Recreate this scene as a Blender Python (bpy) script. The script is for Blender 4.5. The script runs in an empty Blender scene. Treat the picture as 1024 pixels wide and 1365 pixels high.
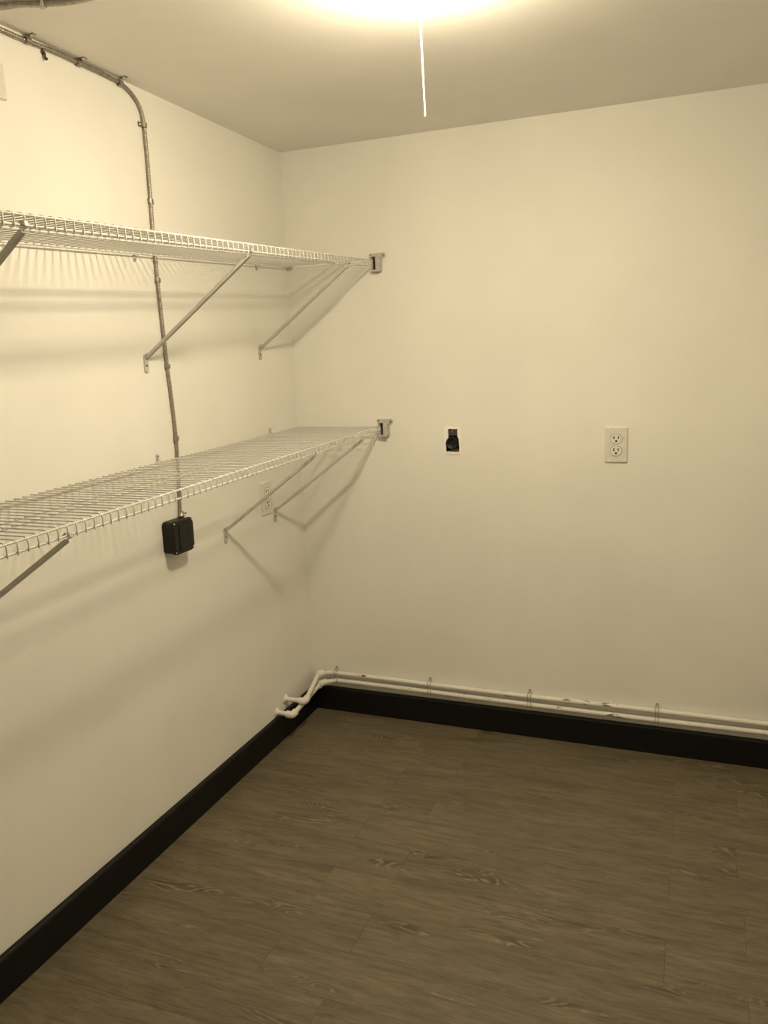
import bpy, math, random
from mathutils import Vector, Matrix
random.seed(7)
S = 1.1            # survey units -> metres (everything is laid out in survey units, scaled once about the room corner at the end)
scn = bpy.context.scene
COL = scn.collection

# ------------------------------------------------------------------ camera
cam_d = bpy.data.cameras.new('camera'); cam = bpy.data.objects.new('camera', cam_d); COL.objects.link(cam)
cam_d.sensor_fit = 'VERTICAL'; cam_d.sensor_height = 36.0
cam_d.lens = 1074.5 / 1365 * 36.0
cam_d.clip_start = 0.02
yaw, pitch, roll = 0.37797, -0.18756, -0.03588
fwd = Vector((-math.sin(yaw)*math.cos(pitch), math.cos(yaw)*math.cos(pitch), math.sin(pitch)))
rt0 = Vector((math.cos(yaw), math.sin(yaw), 0)); up0 = rt0.cross(fwd)
rt = rt0*math.cos(roll) + up0*math.sin(roll); up = -rt0*math.sin(roll) + up0*math.cos(roll)
M = Matrix((rt, up, -fwd)).transposed().to_4x4()
M.translation = Vector((1.35738, -2.63058, 1.31685)) * S
cam.matrix_world = M
scn.camera = cam

# ------------------------------------------------------------------ world, exposure
w = bpy.data.worlds.new('world'); scn.world = w; w.use_nodes = True
w.node_tree.nodes['Background'].inputs[0].default_value = (1.0, .80, .55, 1)
w.node_tree.nodes['Background'].inputs[1].default_value = 0.05
scn.view_settings.view_transform = 'Standard'; scn.view_settings.look = 'None'
scn.view_settings.gamma = 1.0; scn.view_settings.use_curve_mapping = False
scn.view_settings.exposure = 0.0
BULB_STRENGTH = 378.0
DOME_R, DOME_BAND, DOME_D = .063, .0005, .031       # diffuser: radius, straight side, dome depth
BULB_COLOR = (1.0, .858, .60)
BULB = (.840, -1.085)

# ------------------------------------------------------------------ materials
def nodes(name):
    m = bpy.data.materials.new(name); m.use_nodes = True
    nt = m.node_tree; b = nt.nodes['Principled BSDF']; return m, nt, b
def N(nt, t, **kw):
    n = nt.nodes.new(t)
    for k, v in kw.items(): setattr(n, k, v)
    return n
def coords(nt, scale=(1,1,1), loc=(0,0,0)):
    tc = N(nt, 'ShaderNodeTexCoord'); mp = N(nt, 'ShaderNodeMapping')
    mp.inputs['Scale'].default_value = scale; mp.inputs['Location'].default_value = loc
    nt.links.new(tc.outputs['Object'], mp.inputs['Vector']); return mp.outputs['Vector']
def noise(nt, vec, scale, detail=3, rough=.5, dist=0):
    n = N(nt, 'ShaderNodeTexNoise'); n.inputs['Scale'].default_value = scale; n.inputs['Detail'].default_value = detail
    n.inputs['Roughness'].default_value = rough; n.inputs['Distortion'].default_value = dist
    nt.links.new(vec, n.inputs['Vector']); return n.outputs['Fac']
def ramp(nt, fac, stops):
    r = N(nt, 'ShaderNodeValToRGB'); e = r.color_ramp.elements
    while len(e) < len(stops): e.new(.5)
    for el, (p, c) in zip(e, stops): el.position = p; el.color = (*c, 1) if len(c) == 3 else c
    nt.links.new(fac, r.inputs['Fac']); return r.outputs['Color']
def bump(nt, b, h, strength, dist=.002):
    n = N(nt, 'ShaderNodeBump'); n.inputs['Strength'].default_value = strength; n.inputs['Distance'].default_value = dist
    nt.links.new(h, n.inputs['Height']); nt.links.new(n.outputs['Normal'], b.inputs['Normal'])
def mixc(nt, fac, a, bb, mode='MIX'):
    n = N(nt, 'ShaderNodeMix', data_type='RGBA', blend_type=mode)
    if isinstance(fac, float): n.inputs[0].default_value = fac
    else: nt.links.new(fac, n.inputs[0])
    for i, s in ((6, a), (7, bb)):
        if isinstance(s, tuple): n.inputs[i].default_value = (*s, 1)
        else: nt.links.new(s, n.inputs[i])
    return n.outputs[2]

def paint(name, col, rough=.5, bs=.12, patch=.03):
    m, nt, b = nodes(name)
    v = coords(nt)
    f = noise(nt, v, 2.2, 4, .55)
    lo = tuple(c*(1-patch) for c in col); hi = tuple(min(1, c*(1+patch)) for c in col)
    nt.links.new(ramp(nt, f, [(.35, lo), (.65, hi)]), b.inputs['Base Color'])
    b.inputs['Roughness'].default_value = rough; b.inputs['Specular IOR Level'].default_value = .25
    h1 = noise(nt, v, 9, 4, .5); h2 = noise(nt, v, 160, 2, .5)
    mm = N(nt, 'ShaderNodeMath', operation='MULTIPLY_ADD'); nt.links.new(h1, mm.inputs[0]); mm.inputs[1].default_value = 3.0
    nt.links.new(h2, mm.inputs[2]); bump(nt, b, mm.outputs[0], bs, .0015)
    return m
M_wall = paint("wall_paint", (.85, .83, .77), .7)
M_ceil = paint('ceiling_paint', (.87, .84, .79), .7, .08)
def simple(name, col, rough=.4, metal=0, bs=0, scale=60, var=.06):
    m, nt, b = nodes(name)
    v = coords(nt); f = noise(nt, v, scale, 3)
    lo = tuple(c*(1-var) for c in col); hi = tuple(min(1, c*(1+var)) for c in col)
    nt.links.new(ramp(nt, f, [(.3, lo), (.7, hi)]), b.inputs['Base Color'])
    b.inputs['Roughness'].default_value = rough; b.inputs['Metallic'].default_value = metal
    if bs: bump(nt, b, f, bs, .001)
    return m
M_base = simple('black_gloss_paint', (.006, .0055, .005), .5, 0, .05, 20)
M_base.node_tree.nodes['Principled BSDF'].inputs['Specular IOR Level'].default_value = .25
M_epoxy = simple('white_epoxy', (.66, .64, .60), .35)
M_strut = simple('strut_enamel', (.52, .50, .455), .45)
M_clip = simple('grey_plastic', (.52, .49, .45), .45)
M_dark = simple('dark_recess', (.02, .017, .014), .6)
M_sub = simple('subfloor', (.06, .05, .035), .8)
M_bmetal = simple('black_plastic', (.013, .012, .012), .42, 0, .04, 90)
M_galv = simple('galvanised_steel', (.36, .32, .27), .38, .85, .1, 120, .2)
M_zinc = simple('zinc_screw', (.75, .70, .62), .25, .9)
M_brown = simple('rusty_hook', (.12, .08, .055), .6, .3)
M_plate = simple('ivory_plastic', (.76, .73, .67), .3)
M_face = simple('receptacle_plastic', (.82, .80, .74), .3)
M_slot = simple('slot_black', (.010, .008, .006), .8)
M_slot.node_tree.nodes['Principled BSDF'].inputs['Specular IOR Level'].default_value = .1
M_bmetal.node_tree.nodes['Principled BSDF'].inputs['Specular IOR Level'].default_value = .25
M_plaster = simple('rough_plaster', (.95, .93, .89), .9, 0, .5, 150)
M_porc = simple('porcelain', (.85, .83, .78), .15)
M_cord = simple('white_cord', (.92, .90, .84), .6)
def pipe_mat():
    m, nt, b = nodes('chipped_white_pipe_paint')
    v = coords(nt, (14, 60, 60)); f = noise(nt, v, 1.0, 5, .65)
    v2 = coords(nt, (1, 1, 1), (3, 1, 2)); g = noise(nt, v2, 3.0, 2)
    mu = N(nt, 'ShaderNodeMath', operation='MULTIPLY'); nt.links.new(f, mu.inputs[0]); nt.links.new(g, mu.inputs[1])
    c = ramp(nt, mu.outputs[0], [(.335, (.80, .77, .71)), (.350, (.16, .12, .09))])
    nt.links.new(c, b.inputs['Base Color']); b.inputs['Roughness'].default_value = .45
    bump(nt, b, noise(nt, coords(nt), 60, 3), .25, .001)
    return m
M_pipe = pipe_mat()
def floor_mat():
    m, nt, b = nodes('grey_brown_vinyl_plank')
    tc = N(nt, 'ShaderNodeTexCoord'); oi = N(nt, 'ShaderNodeObjectInfo')
    sc = N(nt, 'ShaderNodeVectorMath', operation='SCALE'); sc.inputs[3].default_value = 37.0
    cm = N(nt, 'ShaderNodeCombineXYZ')
    for i in range(3): nt.links.new(oi.outputs['Random'], cm.inputs[i])
    nt.links.new(cm.outputs[0], sc.inputs[0])
    ad = N(nt, 'ShaderNodeVectorMath', operation='ADD'); nt.links.new(tc.outputs['Object'], ad.inputs[0]); nt.links.new(sc.outputs[0], ad.inputs[1])
    def mapped(s):
        mp = N(nt, 'ShaderNodeMapping'); mp.inputs['Scale'].default_value = s; nt.links.new(ad.outputs[0], mp.inputs['Vector']); return mp.outputs[0]
    # long streaks, finer fibres, cathedral rings
    a = noise(nt, mapped((4.5, 36, 1)), 1.0, 6, .62, .5)
    f = noise(nt, mapped((18, 150, 1)), 1.0, 3, .6, .2)
    big = noise(nt, mapped((1.3, 5, 1)), 1.0, 2, .5)
    ringsrc = noise(nt, mapped((2.6, 9, 1)), 1.0, 2, .45, .8)
    rm = N(nt, 'ShaderNodeMath', operation='MULTIPLY'); nt.links.new(ringsrc, rm.inputs[0]); rm.inputs[1].default_value = 120
    rs = N(nt, 'ShaderNodeMath', operation='SINE'); nt.links.new(rm.outputs[0], rs.inputs[0])
    c = ramp(nt, a, [(.28, (.105, .082, .053)), (.5, (.150, .122, .084)), (.72, (.200, .166, .118))])
    fr = ramp(nt, f, [(.30, (.62, .60, .58)), (.5, (1, 1, 1)), (.75, (1.22, 1.2, 1.16))])
    c = mixc(nt, .75, c, fr, 'MULTIPLY')
    br = ramp(nt, big, [(.3, (.90, .89, .88)), (.7, (1.10, 1.10, 1.09))])
    c = mixc(nt, 1.0, c, br, 'MULTIPLY')
    # pale flecks only in the cathedral zones
    zone = ramp(nt, noise(nt, mapped((3.5, 13, 1)), 1.0, 2), [(.585, (0, 0, 0)), (.70, (1, 1, 1))])
    rr = ramp(nt, rs.outputs[0], [(.55, (0, 0, 0)), (.95, (1, 1, 1))])
    fz = N(nt, 'ShaderNodeMath', operation='MULTIPLY'); nt.links.new(zone, fz.inputs[0]); nt.links.new(rr, fz.inputs[1])
    fl = ramp(nt, noise(nt, mapped((40, 130, 1)), 1.0, 2), [(.42, (0, 0, 0)), (.60, (1, 1, 1))])
    fz2 = N(nt, 'ShaderNodeMath', operation='MULTIPLY'); nt.links.new(fz.outputs[0], fz2.inputs[0]); nt.links.new(fl, fz2.inputs[1])
    dr = ramp(nt, rs.outputs[0], [(.05, (.62, .60, .58)), (.40, (1, 1, 1))])
    c = mixc(nt, zone, c, mixc(nt, 1.0, c, dr, 'MULTIPLY'))
    c = mixc(nt, fz2.outputs[0], c, (.30, .25, .18))
    tn = ramp(nt, oi.outputs['Random'], [(0, (.96, .96, .96)), (1, (1.04, 1.035, 1.03))])
    c = mixc(nt, 1.0, c, tn, 'MULTIPLY'); c = mixc(nt, 1.0, c, (.84, .835, .76), "MULTIPLY")
    nt.links.new(c, b.inputs['Base Color']); b.inputs['Roughness'].default_value = .55
    bump(nt, b, f, .15, .0006)
    return m
M_floor = floor_mat()

# ------------------------------------------------------------------ mesh helpers
class MB:
    def __init__(s): s.v = []; s.f = []; s.sm = []
    def add(s, v, f, smooth=False):
        o = len(s.v); s.v += [tuple(p) for p in v]; s.f += [tuple(i+o for i in q) for q in f]; s.sm += [smooth]*len(f); return s
    def box(s, a, b):
        (x0,y0,z0),(x1,y1,z1) = a, b
        v = [(x0,y0,z0),(x1,y0,z0),(x1,y1,z0),(x0,y1,z0),(x0,y0,z1),(x1,y0,z1),(x1,y1,z1),(x0,y1,z1)]
        return s.add(v, [(3,2,1,0),(4,5,6,7),(0,1,5,4),(1,2,6,5),(2,3,7,6),(3,0,4,7)])
    def tube(s, pts, r, n=8, caps=True, smooth=True, nrm=None):
        pts = [Vector(p) for p in pts]; R = r if isinstance(r, (list, tuple)) else [r]*len(pts)
        T = [((pts[min(i+1, len(pts)-1)]-pts[max(i-1, 0)]).normalized()) for i in range(len(pts))]
        ref = Vector(nrm) if nrm else (Vector((0,0,1)) if abs(T[0].z) < .9 else Vector((1,0,0)))
        u = (ref - T[0]*ref.dot(T[0])).normalized(); v = []
        for i, p in enumerate(pts):
            u = (u - T[i]*u.dot(T[i])).normalized(); w_ = T[i].cross(u)
            v += [p + (u*math.cos(2*math.pi*k/n) + w_*math.sin(2*math.pi*k/n))*R[i] for k in range(n)]
        f = [(i*n+k, i*n+(k+1)%n, (i+1)*n+(k+1)%n, (i+1)*n+k) for i in range(len(pts)-1) for k in range(n)]
        s.add(v, f, smooth)
        if caps:
            s.add(v[:n], [tuple(range(n))[::-1]]); s.add(v[-n:], [tuple(range(n))])
        return s
    def prism(s, poly, a, b, axis='x', bevel=0):
        """polygon in the plane across axis, from a to b; the face at b is inset by bevel"""
        n = len(poly); cx = sum(p[0] for p in poly)/n; cy = sum(p[1] for p in poly)/n
        def P(p, d): return (d, p[0], p[1]) if axis == 'x' else ((p[0], d, p[1]) if axis == 'y' else (p[0], p[1], d))
        rings = [[P(p, a) for p in poly]]
        if bevel:
            sgn = 1 if b > a else -1
            rings.append([P(p, b-sgn*bevel) for p in poly])
            hx = max(abs(p[0]-cx) for p in poly); hy = max(abs(p[1]-cy) for p in poly)
            rings.append([P((cx+(p[0]-cx)*(1-bevel/hx), cy+(p[1]-cy)*(1-bevel/hy)), b) for p in poly])
        else: rings.append([P(p, b) for p in poly])
        v = sum(rings, []); m = len(rings)
        f = [(j*n+k, j*n+(k+1)%n, (j+1)*n+(k+1)%n, (j+1)*n+k) for j in range(m-1) for k in range(n)]
        f += [tuple(range(n))[::-1], tuple(range((m-1)*n, m*n))]
        return s.add(v, f)
    def lathe(s, prof, c, axis=(0,0,1), n=20, smooth=True):
        A = Vector(axis).normalized(); u = A.orthogonal().normalized(); w_ = A.cross(u); c = Vector(c); v = []
        for r, h in prof: v += [c + A*h + (u*math.cos(2*math.pi*k/n)+w_*math.sin(2*math.pi*k/n))*r for k in range(n)]
        f = [(i*n+k, i*n+(k+1)%n, (i+1)*n+(k+1)%n, (i+1)*n+k) for i in range(len(prof)-1) for k in range(n)]
        f += [tuple(range(n))[::-1], tuple(range((len(prof)-1)*n, len(prof)*n))]
        return s.add(v, f, smooth)
    def mesh(s, name, mat):
        me = bpy.data.meshes.new(name); me.from_pydata(s.v, [], s.f); me.polygons.foreach_set('use_smooth', s.sm)
        me.materials.append(mat); me.update()
        import bmesh
        bm = bmesh.new(); bm.from_mesh(me); bmesh.ops.recalc_face_normals(bm, faces=bm.faces); bm.to_mesh(me); bm.free()
        return me
    def build(s, name, mat, parent=None, loc=(0,0,0)):
        return link(name, s.mesh(name, mat), parent, loc)
def link(name, me, parent=None, loc=(0,0,0)):
    o = bpy.data.objects.new(name, me); o.location = loc; o.parent = parent; COL.objects.link(o); return o
def thing(name, label, cat, loc=(0,0,0), group=None):
    o = bpy.data.objects.new(name, None); o.empty_display_size = .05; o.location = loc; COL.objects.link(o)
    o['label'] = label; o['category'] = cat
    if group: o['group'] = group
    return o
def struct(o): o['kind'] = 'structure'; return o
def rrect(cx, cy, w, h, r, k=3):
    out = []
    for (sx, sy, a0) in ((1,1,0), (-1,1,90), (-1,-1,180), (1,-1,270)):
        for i in range(k+1):
            a = math.radians(a0 + 90*i/k)
            out.append((cx+sx*(w/2-r)+r*math.cos(a), cy+sy*(h/2-r)+r*math.sin(a)))
    return out
def circ(cx, cy, r, n=16, sx=1, sy=1): return [(cx+sx*r*math.cos(2*math.pi*i/n), cy+sy*r*math.sin(2*math.pi*i/n)) for i in range(n)]
def smooth_path(pts, per=8):
    P = [Vector(p) for p in pts]; P = [P[0]*2-P[1]] + P + [P[-1]*2-P[-2]]; out = []
    for i in range(1, len(P)-2):
        for j in range(per):
            t = j/per; a, b, c, d = P[i-1], P[i], P[i+1], P[i+2]
            out.append(.5*((2*b)+(c-a)*t+(2*a-5*b+4*c-d)*t*t+(3*b-a-3*c+d)*t**3))
    out.append(P[-2]); return out
def fillet(pts, r, k=5):
    P = [Vector(p) for p in pts]; out = [P[0]]
    for i in range(1, len(P)-1):
        a = (P[i-1]-P[i]); b = (P[i+1]-P[i]); rr = min(r, a.length*.49, b.length*.49)
        p0 = P[i]+a.normalized()*rr; p1 = P[i]+b.normalized()*rr
        for j in range(k+1):
            t = j/k; out.append(p0*(1-t)**2 + P[i]*2*t*(1-t) + p1*t*t)
    out.append(P[-1]); return out

# ------------------------------------------------------------------ room shell
H = 2.0256; LEAN = -.0249/2.0256          # the old left wall leans a little out of plumb
XR, YF = 2.10, -3.05; T = .10
def xw(z): return LEAN*z                  # surface of the left wall at height z
# left wall
v = [(0-T,T,0),(0-T,YF-T,0),(0,YF-T,0),(0,T,0),(xw(H)-T,T,H),(xw(H)-T,YF-T,H),(xw(H),YF-T,H),(xw(H),T,H)]
struct(MB().add(v, [(0,1,2,3),(7,6,5,4),(0,4,5,1),(1,5,6,2),(2,6,7,3),(3,7,4,0)]).build('wall_left', M_wall))
# back wall with the cut-out for the recessed box
hx0, hx1, hz0, hz1 = .548, .599, .996, 1.078
mb = MB()
xs = [xw(H)-.0, hx0, hx1, XR+T]; zs = [0, hz0, hz1, H]
xs[0] = -.03
for y, flip in ((0, False), (T, True)):
    base = len(mb.v); vv = [(x, y, z) for z in zs for x in xs]; ff = []
    for j in range(3):
        for i in range(3):
            if i == 1 and j == 1: continue
            q = (j*4+i, j*4+i+1, (j+1)*4+i+1, (j+1)*4+i); ff.append(q if not flip else q[::-1])
    mb.add(vv, ff)
def qd(a, b, c, d): mb.add([a, b, c, d], [(0,1,2,3)])
for (a, b) in (((hx0,hz0),(hx1,hz0)), ((hx1,hz0),(hx1,hz1)), ((hx1,hz1),(hx0,hz1)), ((hx0,hz1),(hx0,hz0)),
               ((xs[0],0),(xs[3],0)), ((xs[3],0),(xs[3],H)), ((xs[3],H),(xs[0],H)), ((xs[0],H),(xs[0],0))):
    qd((a[0],0,a[1]), (b[0],0,b[1]), (b[0],T,b[1]), (a[0],T,a[1]))
struct(mb.build('wall_back', M_wall))
struct(MB().box((XR, YF, 0), (XR+T, 0, H)).build('wall_right', M_wall))
struct(MB().box((0, YF-T, 0), (XR+T, YF, H)).build('wall_front', M_wall))
struct(MB().box((-T-.03, YF-T, H), (XR+T, T, H+.08)).build('ceiling', M_ceil))
floor = struct(MB().box((-T, YF-T, -.06), (XR+T, T, -.004)).build('floor', M_sub))
# vinyl planks, each a piece of the floor
PW, PL, g = .1375, .83, .00012
yedge = -.355 + PW*3; row = 0
while yedge > YF:
    y1 = min(0, yedge); y0 = max(YF, yedge-PW)
    if y1 > y0:
        off = (1.325 if row % 2 == 1 else 1.492) + (.0 if row in (3,5,7) else random.uniform(-.01, .01))
        if row > 10: off += random.uniform(-.3, .3)
        x = off - PL*3
        while x < XR:
            a, b = max(0, x), min(XR, x+PL)
            if b-a > .01:
                hw, hd = (b-a)/2-g, (y1-y0)/2-g; bv = .0005
                m_ = MB(); vv = []
                for (k, z) in ((0, -.004), (0, -.0005), (bv, 0)):
                    vv += [(-hw+k, -hd+k, z), (hw-k, -hd+k, z), (hw-k, hd-k, z), (-hw+k, hd-k, z)]
                m_.add(vv, [(i+4*j, (i+1)%4+4*j, (i+1)%4+4*j+4, i+4*j+4) for j in range(2) for i in range(4)] + [(8,9,10,11), (3,2,1,0)])
                m_.build('plank', M_floor, floor, ((a+b)/2, (y0+y1)/2, 0))
            x += PL
    yedge -= PW; row += 1
# black baseboards with an eased top edge
bt, bh = .015, .0924
prof = [(0,0),(bt,0),(bt,bh-.006),(bt-.002,bh-.002),(bt-.006,bh),(0,bh)]
def baseboard(name, p0, p1, inward):
    d = Vector(p1)-Vector(p0); n_ = Vector(inward); mb = MB(); v = []
    for q, s_ in ((Vector(p0), 1), (Vector(p1), -1)):
        for (a, z) in prof: v.append(q + n_*a + Vector((0,0,z)))
    k = len(prof)
    mb.add(v, [(i, (i+1)%k, (i+1)%k+k, i+k) for i in range(k)] + [tuple(range(k)), tuple(range(k, 2*k))[::-1]])
    return struct(mb.build(name, M_base))
baseboard('baseboard_left', (0, -bt, 0), (0, YF, 0), (1,0,0))
baseboard('baseboard_back', (0, 0, 0), (XR, 0, 0), (0,-1,0))
baseboard('baseboard_right', (XR, -bt, 0), (XR, YF, 0), (-1,0,0))
baseboard('baseboard_front', (bt, YF, 0), (XR-bt, YF, 0), (0,1,0))

# ------------------------------------------------------------------ ceiling lamp with pull cord
lamp = thing('ceiling_lamp', 'glowing dome light in a round white holder on the ceiling', 'lamp', (BULB[0], BULB[1], H))
MB().lathe([(.060,0),(.060,-.006),(.048,-.012),(.042,-.044),(.054,-.052),(.055,-.056),(.051,-.057)], (0,0,0), n=40).build('lamp_holder', M_porc, lamp)
gm, gnt, gb = nodes('glowing_diffuser'); gb.inputs['Base Color'].default_value = (1,1,1,1)
gb.inputs['Emission Color'].default_value = (*BULB_COLOR, 1); gb.inputs['Emission Strength'].default_value = BULB_STRENGTH
prf = [(.048,-.052),(.0555,-.0555),(DOME_R,-.060),(DOME_R,-.060-DOME_BAND)] + [(DOME_R*math.cos(math.radians(a)), -.060-DOME_BAND-DOME_D*math.sin(math.radians(a))) for a in range(12, 90, 12)] + [(.002,-.060-DOME_BAND-DOME_D)]
MB().lathe(prf, (0,0,0), n=40).build('diffuser_dome', gm, lamp)
cord = thing('pull_cord', 'thin white pull cord hanging straight down from the ceiling light', 'cord', (.838, -1.05, H))
MB().tube([(0,0,-.018),(.001,0,-.08),(.003,.0,-.16),(.006,0,-.249)], .0013, 8).build('cord', M_cord, cord)
MB().lathe([(.0013,.006),(.0016,.003),(.0016,-.003),(.001,-.005)], (.006,0,-.252), n=10).build('cord_tip', M_cord, cord)
MB().tube([(-.012,0,-.012),(0,0,-.018)], .002, 8).build('cord_arm', M_porc, cord)

# ------------------------------------------------------------------ ventilated wire shelves
DY = .0231
def wire_shelf(label, ztop, slope, phase, rail_x, drop=.026):
    t = thing('wire_shelf', label, 'shelf', (0, 0, ztop), 'ventilated wire shelves on the left wall')
    zc = lambda y: slope*y
    xb = xw(ztop)+.0120; XF = .31; rw, rr = .00145, .0021
    pts = [(xb, 0, 0), (XF-.009, 0, 0)]
    for a in (0, 30, 60, 90): pts.append((XF-.009+.009*math.sin(math.radians(a)), 0, -.009+.009*math.cos(math.radians(a))))
    pts.append((XF, 0, -drop-.001))
    me = MB().tube(pts[:1]+pts[2:], rw, 6, nrm=(0,1,0)).mesh('deck_wire', M_epoxy)
    y = phase
    while y+DY < -.012: y += DY
    yend = -2.1
    while y > yend:
        link('deck_wire', me, t, (0, y, zc(y)-rw)); y -= DY
    def rail(name, x, dz, r=rr):
        MB().tube([(x, -.006, dz+zc(0)), (x, yend, dz+zc(yend))], r, 8).build(name, M_epoxy, t)
    rail('back_rail', xb+.0014, -2*rw-rr, .0020)
    for x in rail_x: rail('middle_rail', x, -2*rw-.0021, .0024)
    rail('front_rail', XF-.0035, -2*rw-rr+.0002)
    rail('lip_rail', XF-rw-rr+.0002, -drop+.0018, .0023)
    return t
wire_shelf('upper white wire shelf, seen from below', 1.649, .0475, -1.130, (.165, .205), .0235)
wire_shelf('lower white wire shelf, seen from above', 1.0885, .0262, -1.134, (.165, .205), .0250)
ZU = lambda y: 1.649+.0475*y
ZL = lambda y: 1.0885+.0262*y

def brace(label, top, foot, w_=.0115):
    """channel-section strut from the wall foot up to the shelf lip"""
    A, B = Vector(foot), Vector(top)
    t = thing('shelf_brace', label, 'brace', A, 'diagonal shelf braces')
    B = B-A; d = B.normalized(); side = Vector((0,1,0)); side = (side-d*side.dot(d)).normalized(); upn = side.cross(d)
    if upn.z < 0: upn = -upn
    h = w_/2; dp = .0075; th = .0016
    sec = [(-h,0),(-h,-dp),(h,-dp),(h,0),(h-th,0),(h-th,-dp+th),(-h+th,-dp+th),(-h+th,0)]
    a0 = d*.004; L = B.length-.006; mb = MB(); k = len(sec); v = []
    for (q, sc) in ((a0, .75), (d*.03, 1), (d*(L-.02), 1), (d*L, .8)):
        v += [q + side*s_*sc + upn*u_ for s_, u_ in sec]
    mb.add(v, [(j*k+i, j*k+(i+1)%k, (j+1)*k+(i+1)%k, (j+1)*k+i) for j in range(3) for i in range(k)] +
           [(0,1,2,3,4,5,6,7), tuple(range(3*k, 4*k))[::-1]])
    mb.build('strut', M_strut, t)
    # flattened foot against the wall, with its screw
    fz = -.034
    poly = [(-.0075, .006), (.0075, .006)] + [(.0090*math.cos(math.radians(a)), fz+.0060*math.sin(math.radians(a))) for a in range(0, -181, -30)]
    fp = MB().prism(poly, .0005, .0028, 'x', .0006)
    fp.v = [(x + xw(z+A.z)-xw(A.z), y, z) for x, y, z in fp.v]
    fp.add([(.0005,-.0065,.004),(.0005,.0065,.004),(.009,.006,.012),(.009,-.006,.012),(.0028,-.0065,.001),(.0028,.0065,.001),(.011,.006,.008),(.011,-.006,.008)],
           [(0,1,2,3),(7,6,5,4),(0,4,5,1),(1,5,6,2),(2,6,7,3),(3,7,4,0)])
    fo = fp.build('foot_plate', M_strut, t)
    MB().lathe([(.0032,0),(.0032,.0007),(.0018,.0016)], (.0028+xw(A.z-.024)-xw(A.z), 0, -.022), (1,0,0), 10).build('screw', M_brown, fo)
    # hook around the lip wire
    hk = MB()
    pts = [B + Vector((-.012, 0, .001)), B + Vector((-.006, 0, .0065)), B + Vector((.0045, 0, .0065)), B + Vector((.0065, 0, -.001)), B+Vector((-.001,0,-.005))]
    v = []
    for p in pts:
        v += [p+Vector((0,-.0040,0)), p+Vector((0,.0040,0))]
    v += [Vector(q)+Vector((.0012,0,.0012)) for q in v]
    m_ = 10
    fs = [(2*i, 2*i+1, 2*i+3, 2*i+2) for i in range(4)] + [(m_+2*i+2, m_+2*i+3, m_+2*i+1, m_+2*i) for i in range(4)]
    fs += [(2*i, 2*i+2, m_+2*i+2, m_+2*i) for i in range(4)] + [(2*i+3, 2*i+1, m_+2*i+1, m_+2*i+3) for i in range(4)] + [(0, m_, m_+1, 1), (8, 9, m_+9, m_+8)]
    hk.add(v, fs); hk.build('hook', M_strut, t)
def foot(y, z): return (xw(z)+.0005, y, z)
XL = .3075
brace('nearest brace of the upper shelf, cut by the left picture edge', (XL, -1.547, ZU(-1.547)-.0235), foot(-1.535, 1.325))
brace('brace of the upper shelf crossing in front of the metal cable', (XL, -.817, ZU(-.817)-.0235), foot(-.840, 1.343))
brace('brace of the upper shelf next to the room corner', (XL, -.217, ZU(-.217)-.0235), foot(-.238, 1.367))
brace('nearest brace of the lower shelf, cut by the left picture edge', (XL, -1.524, ZL(-1.524)-.025), foot(-1.605, .790))
brace('brace of the lower shelf crossing the ivory outlet, longer of the middle pair', (XL, -.518, ZL(-.518)-.025), foot(-.533, .812))
brace('farthest brace of the lower shelf, its foot below right of the ivory outlet', (XL, -.152, ZL(-.152)-.025), foot(-.216, .816))

# wall clips over the back rail
def wall_clip(label, y, z, up_):
    t = thing('shelf_clip', label, 'clip', (xw(z), y, z), 'small wall clips holding the back rails')
    s_ = 1 if up_ else -1
    MB().prism([(-.004,-.008),(.004,-.008),(.0045,.004),(.002,.009),(-.002,.009),(-.0045,.004)], .0, .0045, 'x', .0012).build('clip_body', M_clip, t)
    MB().lathe([(.0036,0),(.0036,.0008),(.002,.0022)], (.0045,0,.003*s_), (1,0,0), 10).build('screw', M_galv, t)
    MB().tube([(.004,0,-.004),(.010,0,-.008 if up_ else .003),(.0130,0,-.0095 if up_ else .0075)], .0014, 6).build('clip_hook', M_clip, t)
for y, lab, upf, zz in ((-.846, 'wall clip under the upper shelf, just left of the metal cable', False, ZU(-.846)-.014),
               (-.222, 'wall clip under the upper shelf, between the two far braces', False, ZU(-.222)-.0135),
               (-.832, 'wall clip above the lower shelf, left of the metal cable', True, ZL(-.832)+.010),
               (-.211, 'wall clip above the lower shelf, right of the metal cable', True, ZL(-.211)+.008)):
    wall_clip(lab, y, zz, upf)
t = thing('rail_cap', 'small end cap of the upper shelf rail at the room corner', 'cap', (xw(1.64)+.0134, -.010, ZU(-.01)-.005))
MB().lathe([(.004,0),(.0045,.001),(.0045,.009),(.003,.011)], (0,-.002,0), (0,-1,0), 10).build('cap_sleeve', M_clip, t)
MB().prism([(-.006,-.006),(.006,-.006),(.006,.006),(-.006,.006)], -.002, .0095, 'y').build('cap_flange', M_clip, t)

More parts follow.
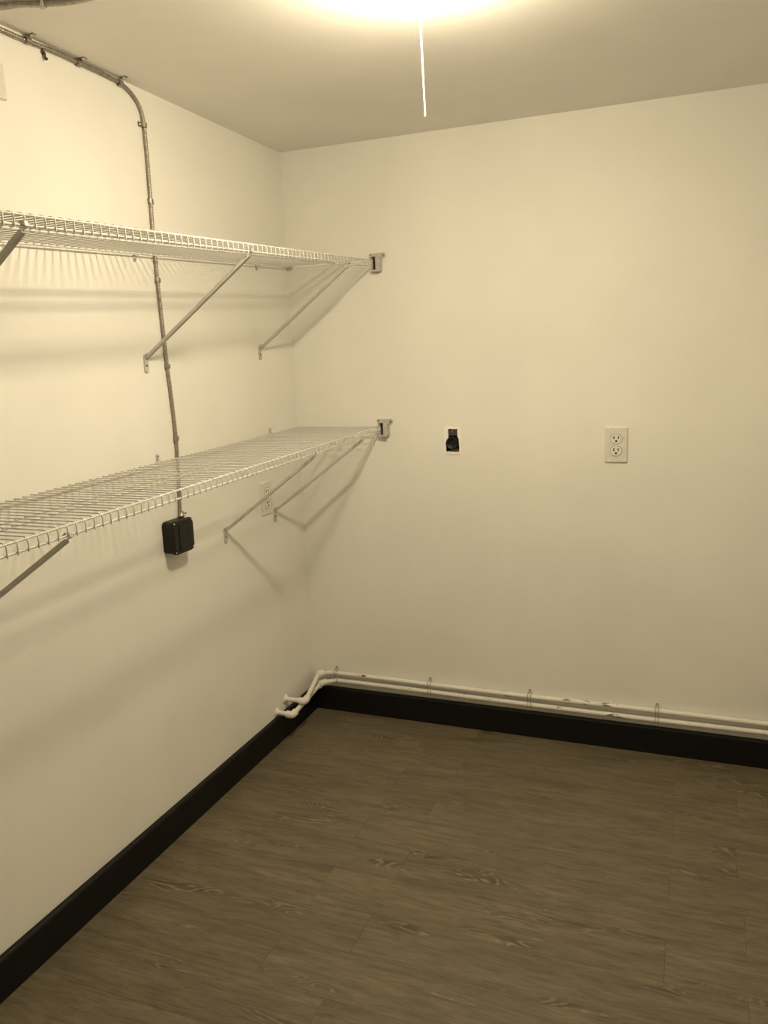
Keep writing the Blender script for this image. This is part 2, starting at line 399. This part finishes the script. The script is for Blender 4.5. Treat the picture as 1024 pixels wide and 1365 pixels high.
# end brackets on the back wall that carry the front rails
def end_bracket(label, x, z, s_=1.0):
    t = thing('end_bracket', label, 'bracket', (x, 0, z), 'plastic end brackets on the back wall')
    a = MB()
    # wall flange (T shaped head) and the cup walls
    a.prism([(-.024,.020),(-.026,.028),(-.022,.033),(.030,.033),(.034,.028),(.032,.019),(.022,.017),(.020,-.026),(.016,-.031),(-.010,-.031),(-.014,-.028),(-.014,.016)], -.0005, -.004, 'y', .001)
    a.build('wall_flange', M_clip, t)
    b = MB()
    b.prism([(.004,.020),(.018,.020),(.019,-.022),(.016,-.028),(.006,-.028),(.004,-.024)], -.004, -.024, 'y', .002)      # outer cheek
    b.prism([(-.016,-.022),(.005,-.022),(.005,-.028),(-.014,-.028)], -.004, -.020, 'y', .001)                        # floor of the cup
    b.prism([(-.016,.020),(.005,.020),(.005,.0235),(-.016,.0235)], -.004, -.020, 'y', .001)                          # roof
    b.prism([(-.016,-.004),(-.009,-.004),(-.009,-.023),(-.016,-.023)], -.004, -.016, 'y', .001)
    b.build('cup', M_clip, t)
    MB().prism([(-.009,-.021),(.0038,-.021),(.0038,.019),(-.012,.019)], -.0041, -.006, 'y').build('cup_shade', M_dark, t)  # near-black sheet at the back of the cup paints in its inner shade
    MB().lathe([(.0045,0),(.0045,.001),(.0025,.0025)], (.027,-.004,.026), (0,-1,0), 12).build('screw', M_galv, t)
    MB().lathe([(.0035,0),(.0035,.001),(.002,.002)], (-.019,-.004,.0275), (0,-1,0), 12).build('screw', M_galv, t)
end_bracket('grey end bracket on the back wall carrying the upper shelf front rail', .318, 1.634)
end_bracket('grey end bracket on the back wall carrying the lower shelf front rail', .325, 1.078)

# ------------------------------------------------------------------ armoured cable, straps, boxes
off = .0054
cpts = [(-1.75,2.000),(-1.45,2.010),(-1.217,2.0125),(-1.145,2.0135),(-1.068,2.017),(-.987,2.017),(-.905,2.017),(-.835,2.013),(-.793,1.998),(-.768,1.975),(-.759,1.945),
        (-.757,1.856),(-.760,1.747),(-.763,1.648),(-.762,1.546),(-.759,1.425),(-.755,1.318),(-.749,1.222),(-.746,1.118),(-.752,1.002),(-.759,.915),(-.760,.902)]
cpath = smooth_path([(xw(z)+off+.0002, y, z) for y, z in cpts], 12)
# resample at half the rib pitch
L = [0]
for a, b in zip(cpath, cpath[1:]): L.append(L[-1]+(b-a).length)
def sample(s_):
    for i in range(len(L)-1):
        if L[i+1] >= s_: return cpath[i].lerp(cpath[i+1], (s_-L[i])/(L[i+1]-L[i]))
    return cpath[-1]
step = .0024; n_ = int(L[-1]/step); rp = [sample(i*step) for i in range(n_+1)]
cable = thing('armoured_cable', 'ribbed metal armoured cable running along the ceiling and down to the black box', 'cable', (0, -.76, .9))
mb = MB().tube([p-Vector((0,-.76,.9)) for p in rp], [(.0054, .0054, .0038)[i % 3] for i in range(n_+1)], 9, nrm=(1,0,0))
mb.build('cable_sheath', M_galv, cable)
def strap(label, y, z, along, ear):
    """one-hole strap: a band round the cable and a flat ear with a screw. along = cable direction, ear = direction of the ear"""
    p = Vector((xw(z)+off, y, z)); t = thing('cable_strap', label, 'strap', p, 'one-hole straps holding the armoured cable')
    A = Vector(along).normalized(); X = Vector((1,0,0)); E = Vector(ear); n = 12; v = []
    for k in (-1, 1):
        for r in (.0056, .0078):
            for i in range(n):
                a = 2*math.pi*i/n; v.append(A*k*.0055 + (X*math.cos(a)+A.cross(X)*math.sin(a))*r)
    f = []
    for i in range(n):
        j = (i+1) % n
        f += [(n+i, n+j, 3*n+j, 3*n+i), (i, 2*n+i, 2*n+j, j), (i, j, n+j, n+i), (2*n+i, 3*n+i, 3*n+j, 2*n+j)]
    MB().add(v, f).build('band', M_galv, t)
    m_ = MB(); e0 = E*.006; e1 = E*.019; sd = A*.006; base = Vector((-off+.0008,0,0))
    q = [base+e0-sd, base+e0+sd, base+e1+sd, base+e1-sd]; m_.add(q+[a+Vector((.0014,0,0)) for a in q], [(0,1,2,3),(7,6,5,4),(0,4,5,1),(1,5,6,2),(2,6,7,3),(3,7,4,0)])
    m_.build('ear', M_galv, t)
    MB().lathe([(.004,0),(.004,.001),(.0022,.0026)], base+E*.0125+Vector((.0014,0,0)), (1,0,0), 10).build('screw', M_zinc, t)
def ceil_strap(label, y, z):
    p = Vector((xw(z)+off, y, z)); t = thing('cable_strap', label, 'strap', p, 'one-hole straps holding the armoured cable')
    A = Vector((0,1,0)); X = Vector((1,0,0)); Zv = Vector((0,0,1)); n = 12; v = []
    for k in (-1, 1):
        for r in (.0056, .0080):
            for i in range(n):
                a = 2*math.pi*i/n; v.append(A*k*.007 + (X*math.cos(a)+Zv*math.sin(a))*r)
    f = []
    for i in range(n):
        j = (i+1) % n
        f += [(n+i, n+j, 3*n+j, 3*n+i), (i, 2*n+i, 2*n+j, j), (i, j, n+j, n+i), (2*n+i, 3*n+i, 3*n+j, 2*n+j)]
    MB().add(v, f).build('band', M_galv, t)
    zt = H-.0005-z
    MB().box((.004,-.006,zt-.0016),(.022,.006,zt)).build('ear', M_galv, t)
    MB().lathe([(.004,0),(.004,.001),(.002,.0028)], (.015,0,zt-.0016), (0,0,-1), 10).build('screw', M_zinc, t)
ceil_strap('cable strap on the ceiling nearest the left picture edge, with a shiny screw', -1.140, 2.0155)
ceil_strap('middle one of the three cable straps on the ceiling', -.985, 2.0168)
ceil_strap('cable strap on the ceiling just before the cable bends down', -.840, 2.0135)
strap('cable strap on the wall just below the bend of the cable', -.7575, 1.935, (0,0,1), (0,-1,0))
strap('cable strap on the wall a little above the upper shelf', -.7603, 1.747, (0,0,1), (0,1,0))
strap('cable strap on the wall close below the upper shelf', -.7622, 1.546, (0,.02,1), (0,1,0))
strap('cable strap on the wall midway between the two shelves', -.755, 1.318, (0,-.04,1), (0,1,0))
strap('cable strap on the wall a little above the lower shelf', -.746, 1.118, (0,0,1), (0,1,0))
# second cable on the ceiling at the top left
t = thing('ceiling_cable', 'grey cable on the ceiling in the top left corner of the picture', 'cable', (.10, -1.27, H))
pth = smooth_path([(-.11,-.33,-.008),(-.108,-.12,-.008),(-.06,-.025,-.008),(.0,-.004,-.008),(.045,.015,-.008),(.12,.03,-.008),(.30,.02,-.008)], 14)
MB().tube(pth, .0062, 9).build('cable_sheath', M_galv, t)
t2 = thing('cable_strap', 'cable strap, pale with painted-in light, on the ceiling at the very top left of the picture', 'strap', (.136, -1.256, H), 'one-hole straps holding the armoured cable')
v=[]
for k in (-1,1):
    for r in (.0068,.0082):
        for i in range(12):
            a=2*math.pi*i/12; v.append(Vector((k*.006, r*math.cos(a), -.0085+r*math.sin(a))))
f=[]
for i in range(12):
    j=(i+1)%12; f+=[(12+i,12+j,36+j,36+i),(i,24+i,24+j,j),(i,j,12+j,12+i),(24+i,36+i,36+j,24+j)]
MB().add(v,f).build('band', M_epoxy, t2)  # white instead of galvanised: the light the strap catches is put into its colour
MB().box((-.006,.006,-.002),(.006,.028,-.0006)).build('ear', M_epoxy, t2)
# hook screwed in below the ceiling cable
t = thing('wall_hook', 'little dark brown hook on the wall beneath the ceiling cable', 'hook', (xw(2.0), -1.092, 2.0040))
MB().tube(smooth_path([(0,0,.003),(.005,0,.002),(.006,0,-.004),(.006,0,-.010),(.009,0,-.0125),(.012,0,-.010)],4), .0026, 8).build('hook_wire', M_brown, t)
MB().lathe([(.006,0),(.005,.001),(.003,.002)], (0,0,.003), (1,0,0), 10).build('hook_base', M_brown, t)
# blank cover plate at the far left
t = thing('blank_plate', 'white blank cover plate on the wall at the left picture edge', 'cover plate', (xw(1.91), -1.264, 1.910))
o = MB().prism(rrect(0, 0, .098, .072, .004), 0, .006, 'x', .0025); o.v = [(x+LEAN*z, y, z) for x, y, z in o.v]; o.build('plate', M_plate, t)
MB().lathe([(.003,0),(.003,.0008),(.0015,.0015)], (.006,-.02,0), (1,0,0), 10).build('screw', M_plate, t)

# black surface-mounted box
BX = (-.797, .853)
t = thing('junction_box', 'black surface-mounted electrical box at the lower end of the metal cable', 'electrical box', (xw(.853), BX[0], BX[1]))
w_, h_ = .090, .090
o = MB().prism(rrect(0, 0, w_, h_, .012), .0012, .030, 'x', .002); o.build('box_body', M_bmetal, t)
# cover plate with notched corners for the screws
cov = []
hw, hh, nt_ = .047, .047, .012
for sx, sy in ((1,1),(-1,1),(-1,-1),(1,-1)):
    c1 = [(sx*hw, sy*(hh-nt_)), (sx*(hw-.003), sy*(hh-nt_+.0015)), (sx*(hw-nt_*.55), sy*(hh-nt_*.85)), (sx*(hw-nt_*.75), sy*(hh-.004)), (sx*(hw-nt_), sy*hh)]
    cov += c1 if sx*sy > 0 else c1[::-1]
cv = MB().prism(cov, .030, .0405, 'x', .003).build('cover', M_bmetal, t)
rb = MB().prism(rrect(0, 0, .046, .080, .005), .0405, .0425, 'x', .001); rb.build('raised_panel', M_bmetal, cv)
MB().box((.0403,.0250,-.038),(.0412,.0265,.038)).box((.0403,-.0265,-.038),(.0412,-.0250,.038)).build('cover_groove', M_dark, cv)
for sy, sz in ((1,1),(-1,1),(1,-1),(-1,-1)):
    MB().lathe([(.0055,0),(.0055,.006),(.004,.008)], (.0305, sy*.0400, sz*.0400), (1,0,0), 12).build('screw_boss', M_bmetal, t)
    MB().lathe([(.0028,0),(.0028,.0012),(.0014,.002)], (.0385, sy*.0400, sz*.0400), (1,0,0), 10).build('screw', M_zinc, t)
MB().lathe([(.0085,0),(.0095,.006),(.0075,.007),(.0075,.016),(.0068,.017)], (.0085, .037, .0445), (0,0,1), 14).build('cable_connector', M_galv, t)
MB().lathe([(.0025,0),(.0025,.006),(.0015,.007)], (.012, .050, .0535), (0,.9,.3), 8).build('connector_screw', M_galv, t)

# ------------------------------------------------------------------ duplex outlets
def outlet(label, loc, face):
    """face 'y' = on the back wall looking to -y, 'x' = on the left wall looking to +x"""
    t = thing('wall_outlet', label, 'outlet', loc)
    def P(m_):   # built looking to -y, then turned for the left wall
        if face == 'x': m_.v = [(-y + LEAN*z, x, z) for x, y, z in m_.v]
        return m_
    P(MB().prism(rrect(0,0,.070,.114,.004), 0, -.0058, 'y', .0035)).build('cover_plate', M_plate, t)
    for s_ in (1, -1):
        cz = s_*.0192
        ring = [p for p in circ(0, cz, .0172, 24)]
        ring = [(x, max(min(z, cz+.0152), cz-.0152)) for x, z in ring]
        gap = [(x*1.07, cz+(z-cz)*1.09) for x, z in ring]
        P(MB().prism(gap, -.0056, -.00595, 'y')).build('face_gap', M_strutline, t)
        r = P(MB().prism(ring, -.0056, -.0078, 'y', .0008)).build('receptacle', M_face, t)
        P(MB().box((-.0084,-.0082,cz+.0002),(-.0050,-.0076,cz+.0095))).build('slot', M_slot, r)
        P(MB().box((.0050,-.0082,cz+.0010),(.0080,-.0076,cz+.0088))).build('slot', M_slot, r)
        P(MB().prism(circ(0, cz-.0068, .0034, 12), -.0076, -.0082, 'y')).build('ground_hole', M_slot, r)
    P(MB().lathe([(.0032,0),(.0032,.0006),(.002,.0012)], (0,-.0058,0), (0,-1,0), 12)).build('screw', M_plate, t)
M_strutline = simple('outlet_gap', (.22, .19, .15), .6)
outlet('ivory duplex outlet on the back wall right of the black opening', (1.1104, -.0002, 1.0247), 'y')
outlet('ivory duplex outlet on the left wall behind the lower shelf braces', (xw(.868)+.0005, -.268, .868), 'x')

# ------------------------------------------------------------------ uncovered heavy-duty receptacle in a ragged cut-out
t = thing('uncovered_receptacle', 'uncovered black round receptacle in a ragged hole in the back wall', 'receptacle', (.5735, 0, 1.037))
# recessed steel box (five sides)
b = MB()
bx0, bx1, bz0, bz1, by = hx0-.5735+.001, hx1-.5735-.001, hz0-1.037+.001, hz1-1.037-.001, .05
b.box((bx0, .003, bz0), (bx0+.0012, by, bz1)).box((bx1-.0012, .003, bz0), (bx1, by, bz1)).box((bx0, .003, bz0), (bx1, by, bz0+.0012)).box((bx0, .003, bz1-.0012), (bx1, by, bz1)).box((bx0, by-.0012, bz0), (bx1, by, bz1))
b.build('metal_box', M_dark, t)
M_yoke = simple('dull_yoke_metal', (.10, .085, .08), .5, .6, .2, 200, .3)
MB().prism([(-.014,.016),(.016,.016),(.016,.0385),(-.013,.0385)], .006, .003, 'y', .0005).build('yoke', M_yoke, t)
MB().prism([(-.012,-.040),(.022,-.040),(.023,-.030),(-.010,-.028)], .008, .005, 'y', .0005).build('yoke', M_yoke, t)
MB().lathe([(.003,0),(.003,.001),(.0015,.002)], (-.002,.003,.031), (0,-1,0), 10).build('screw', M_zinc, t)
fc = MB().lathe([(.0225,0),(.0225,.010),(.0205,.0125),(.0185,.0125),(.0175,.0105),(.0010,.0105)], (-.002, .008, -.009), (0,-1,0), 26).build('receptacle_body', M_bmetal, t)
for (sx, sz, ang) in ((-.0075,-.003,20), (.0065,-.003,-20), (-.0005,.007,90)):
    q = MB(); ca, sa = math.cos(math.radians(ang)), math.sin(math.radians(ang)); pts=[]
    for dx, dz in ((-.001,-.005),(.001,-.005),(.001,.005),(-.001,.005)): pts.append((-.002+sx+dx*ca-dz*sa, -.009+sz+dx*sa+dz*ca))
    q.prism(pts, -.0024, -.0031, 'y').build('slot', M_slot, fc)
# broken plaster / joint compound round the edge
def ragged(x0, x1, z0, z1, n, amp, seed):
    random.seed(seed); out = []
    for (a, bb) in (((x0,z0),(x1,z0)), ((x1,z0),(x1,z1)), ((x1,z1),(x0,z1)), ((x0,z1),(x0,z0))):
        for i in range(n):
            k = i/n; out.append((a[0]+(bb[0]-a[0])*k+random.uniform(-amp,amp), a[1]+(bb[1]-a[1])*k+random.uniform(-amp,amp)))
    return out
outer = ragged(bx0-.006, bx1+.004, bz0-.008, bz1+.006, 9, .0022, 3)
inner = ragged(bx0+.001, bx1-.0015, bz0+.001, bz1-.001, 9, .0010, 5)
# the plaster left standing narrows the opening at its upper left and right
inner = [((max(x, -.0155) if z > .004 else x), z) for x, z in inner]
inner = [((min(x, .0175) if z > .006 else x), z) for x, z in inner]
n = len(outer); v = []
for (poly, y) in ((outer, .0), (outer, -.0022), (inner, -.0034), (inner, .006)):
    v += [(x, y, z) for x, z in poly]
MB().add(v, [(j*n+i, j*n+(i+1)%n, (j+1)*n+(i+1)%n, (j+1)*n+i) for j in range(3) for i in range(n)]).build('plaster_rim', M_plaster, t)

# ------------------------------------------------------------------ white heating pipes along the back wall
pr = .0084
def zpu(x): return .1500 + .0015*math.sin(x*5+1)
def zpl(x): return .1205 + .0018*math.sin(x*4+.6)
def fitting(t, c, a, b, r=.0126):
    """elbow fitting: two collars and a rounded knee"""
    c, a, b = Vector(c), Vector(a).normalized(), Vector(b).normalized()
    pts = fillet([c+a*.022, c+a*.0218, c, c+b*.0218, c+b*.022], .013, 6)
    k = len(pts); MB().tube(pts, [r*1.0 if 1 < i < k-2 else r*1.06 for i in range(k)], 14).build('elbow', M_pipe, t)
def pipe_run(label, zf, x0, ec, e2, fl, name='heating_pipe'):
    t = thing(name, label, 'pipe', (fl[0], fl[1], fl[2]), 'pipes along the back wall')
    o = Vector(fl)
    wallp = [(x0 + (XR-x0)*i/24, -.013, zf(x0+(XR-x0)*i/24)) for i in range(25)]
    wallp[0] = (x0, -.013, zf(x0)); 
    MB().tube([Vector(p)-o for p in wallp], pr, 14).build('straight_pipe', M_pipe, t)
    c1 = Vector(ec); c2 = Vector(e2); f_ = Vector(fl)
    MB().tube([c1-o, c2-o], pr, 14).build('sloping_pipe', M_pipe, t)
    MB().tube([c1-o, Vector(wallp[0])-o, Vector(wallp[1])-o], pr, 14).build('return_pipe', M_pipe, t)
    MB().tube([c2-o, f_-o+Vector((-.004,0,0))], pr, 14).build('wall_stub', M_pipe, t)
    fitting(t, c1-o, Vector(wallp[0])-c1, c2-c1); fitting(t, c2-o, c1-c2, f_-c2)
    MB().lathe([(.0165,0),(.0165,.002),(.0135,.004),(.0108,.006),(.0106,.009)], Vector((xw(fl[2])-fl[0]+.0005,0,0)), (1,0,0), 20).build('wall_flange', M_pipe, t)
    MB().lathe([(.0022,0),(.0022,.001),(.0012,.0016)], Vector((xw(fl[2])-fl[0]+.002,0,.0125)), (1,0,0), 8).build('flange_screw', M_brown, t)
pipe_run('upper of the two white pipes running above the black baseboard', zpu, .082, (.034, -.030, .150), (.079, -.236, .1292), (0, -.236, .1282))
pipe_run('lower of the two white pipes running above the black baseboard', zpl, .100, (.045, -.036, .1145), (.062, -.304, .1048), (0, -.304, .1075))

# pipe hangers: wire loops over both pipes with a nail tab
def hanger(label, x):
    t = thing('pipe_hanger', label, 'pipe hanger', (x, 0, .135), 'hangers around both pipes')
    zu, zl = zpu(x)-.135, zpl(x)-.135; rr = pr+.0014; cy = -.013
    for dx in (-.005, .005):
        pts = [(dx*.3, -.002, zu+.022), (dx, -.004, zu+.013)]
        for c in (zu, zl):
            for a in (60, 20, -20, -60): pts.append((dx, cy-rr*math.cos(math.radians(a)), c+rr*math.sin(math.radians(a))))
        pts.append((dx, -.003, zl-.013))
        MB().tube(pts, .0013, 7).build('hanger_wire', M_hang, t)
    MB().prism([(-.005,zu+.014),(.005,zu+.014),(.004,zu+.026),(-.004,zu+.026)], -.0004, -.0028, 'y', .0006).build('nail_tab', M_pipe, t)
    MB().lathe([(.0024,0),(.0024,.001),(.001,.0015)], (0,-.0028,zu+.021), (0,-1,0), 8).build('nail', M_brown, t)
M_hang = simple('grimy_painted_wire', (.42, .37, .30), .6, 0, .3, 120, .35)
hanger('pipe hanger nearest the room corner', .098)
hanger('second pipe hanger from the room corner', .472)
hanger('third pipe hanger from the room corner', .836)
hanger('fourth pipe hanger, nearest the right picture edge', 1.256)

# ------------------------------------------------------------------ to metres
done = set()
for o in list(COL.objects):
    if o is cam: continue
    o.location = o.location * S
    if o.type == 'MESH' and o.data.name not in done:
        done.add(o.data.name); o.data.transform(Matrix.Scale(S, 4))
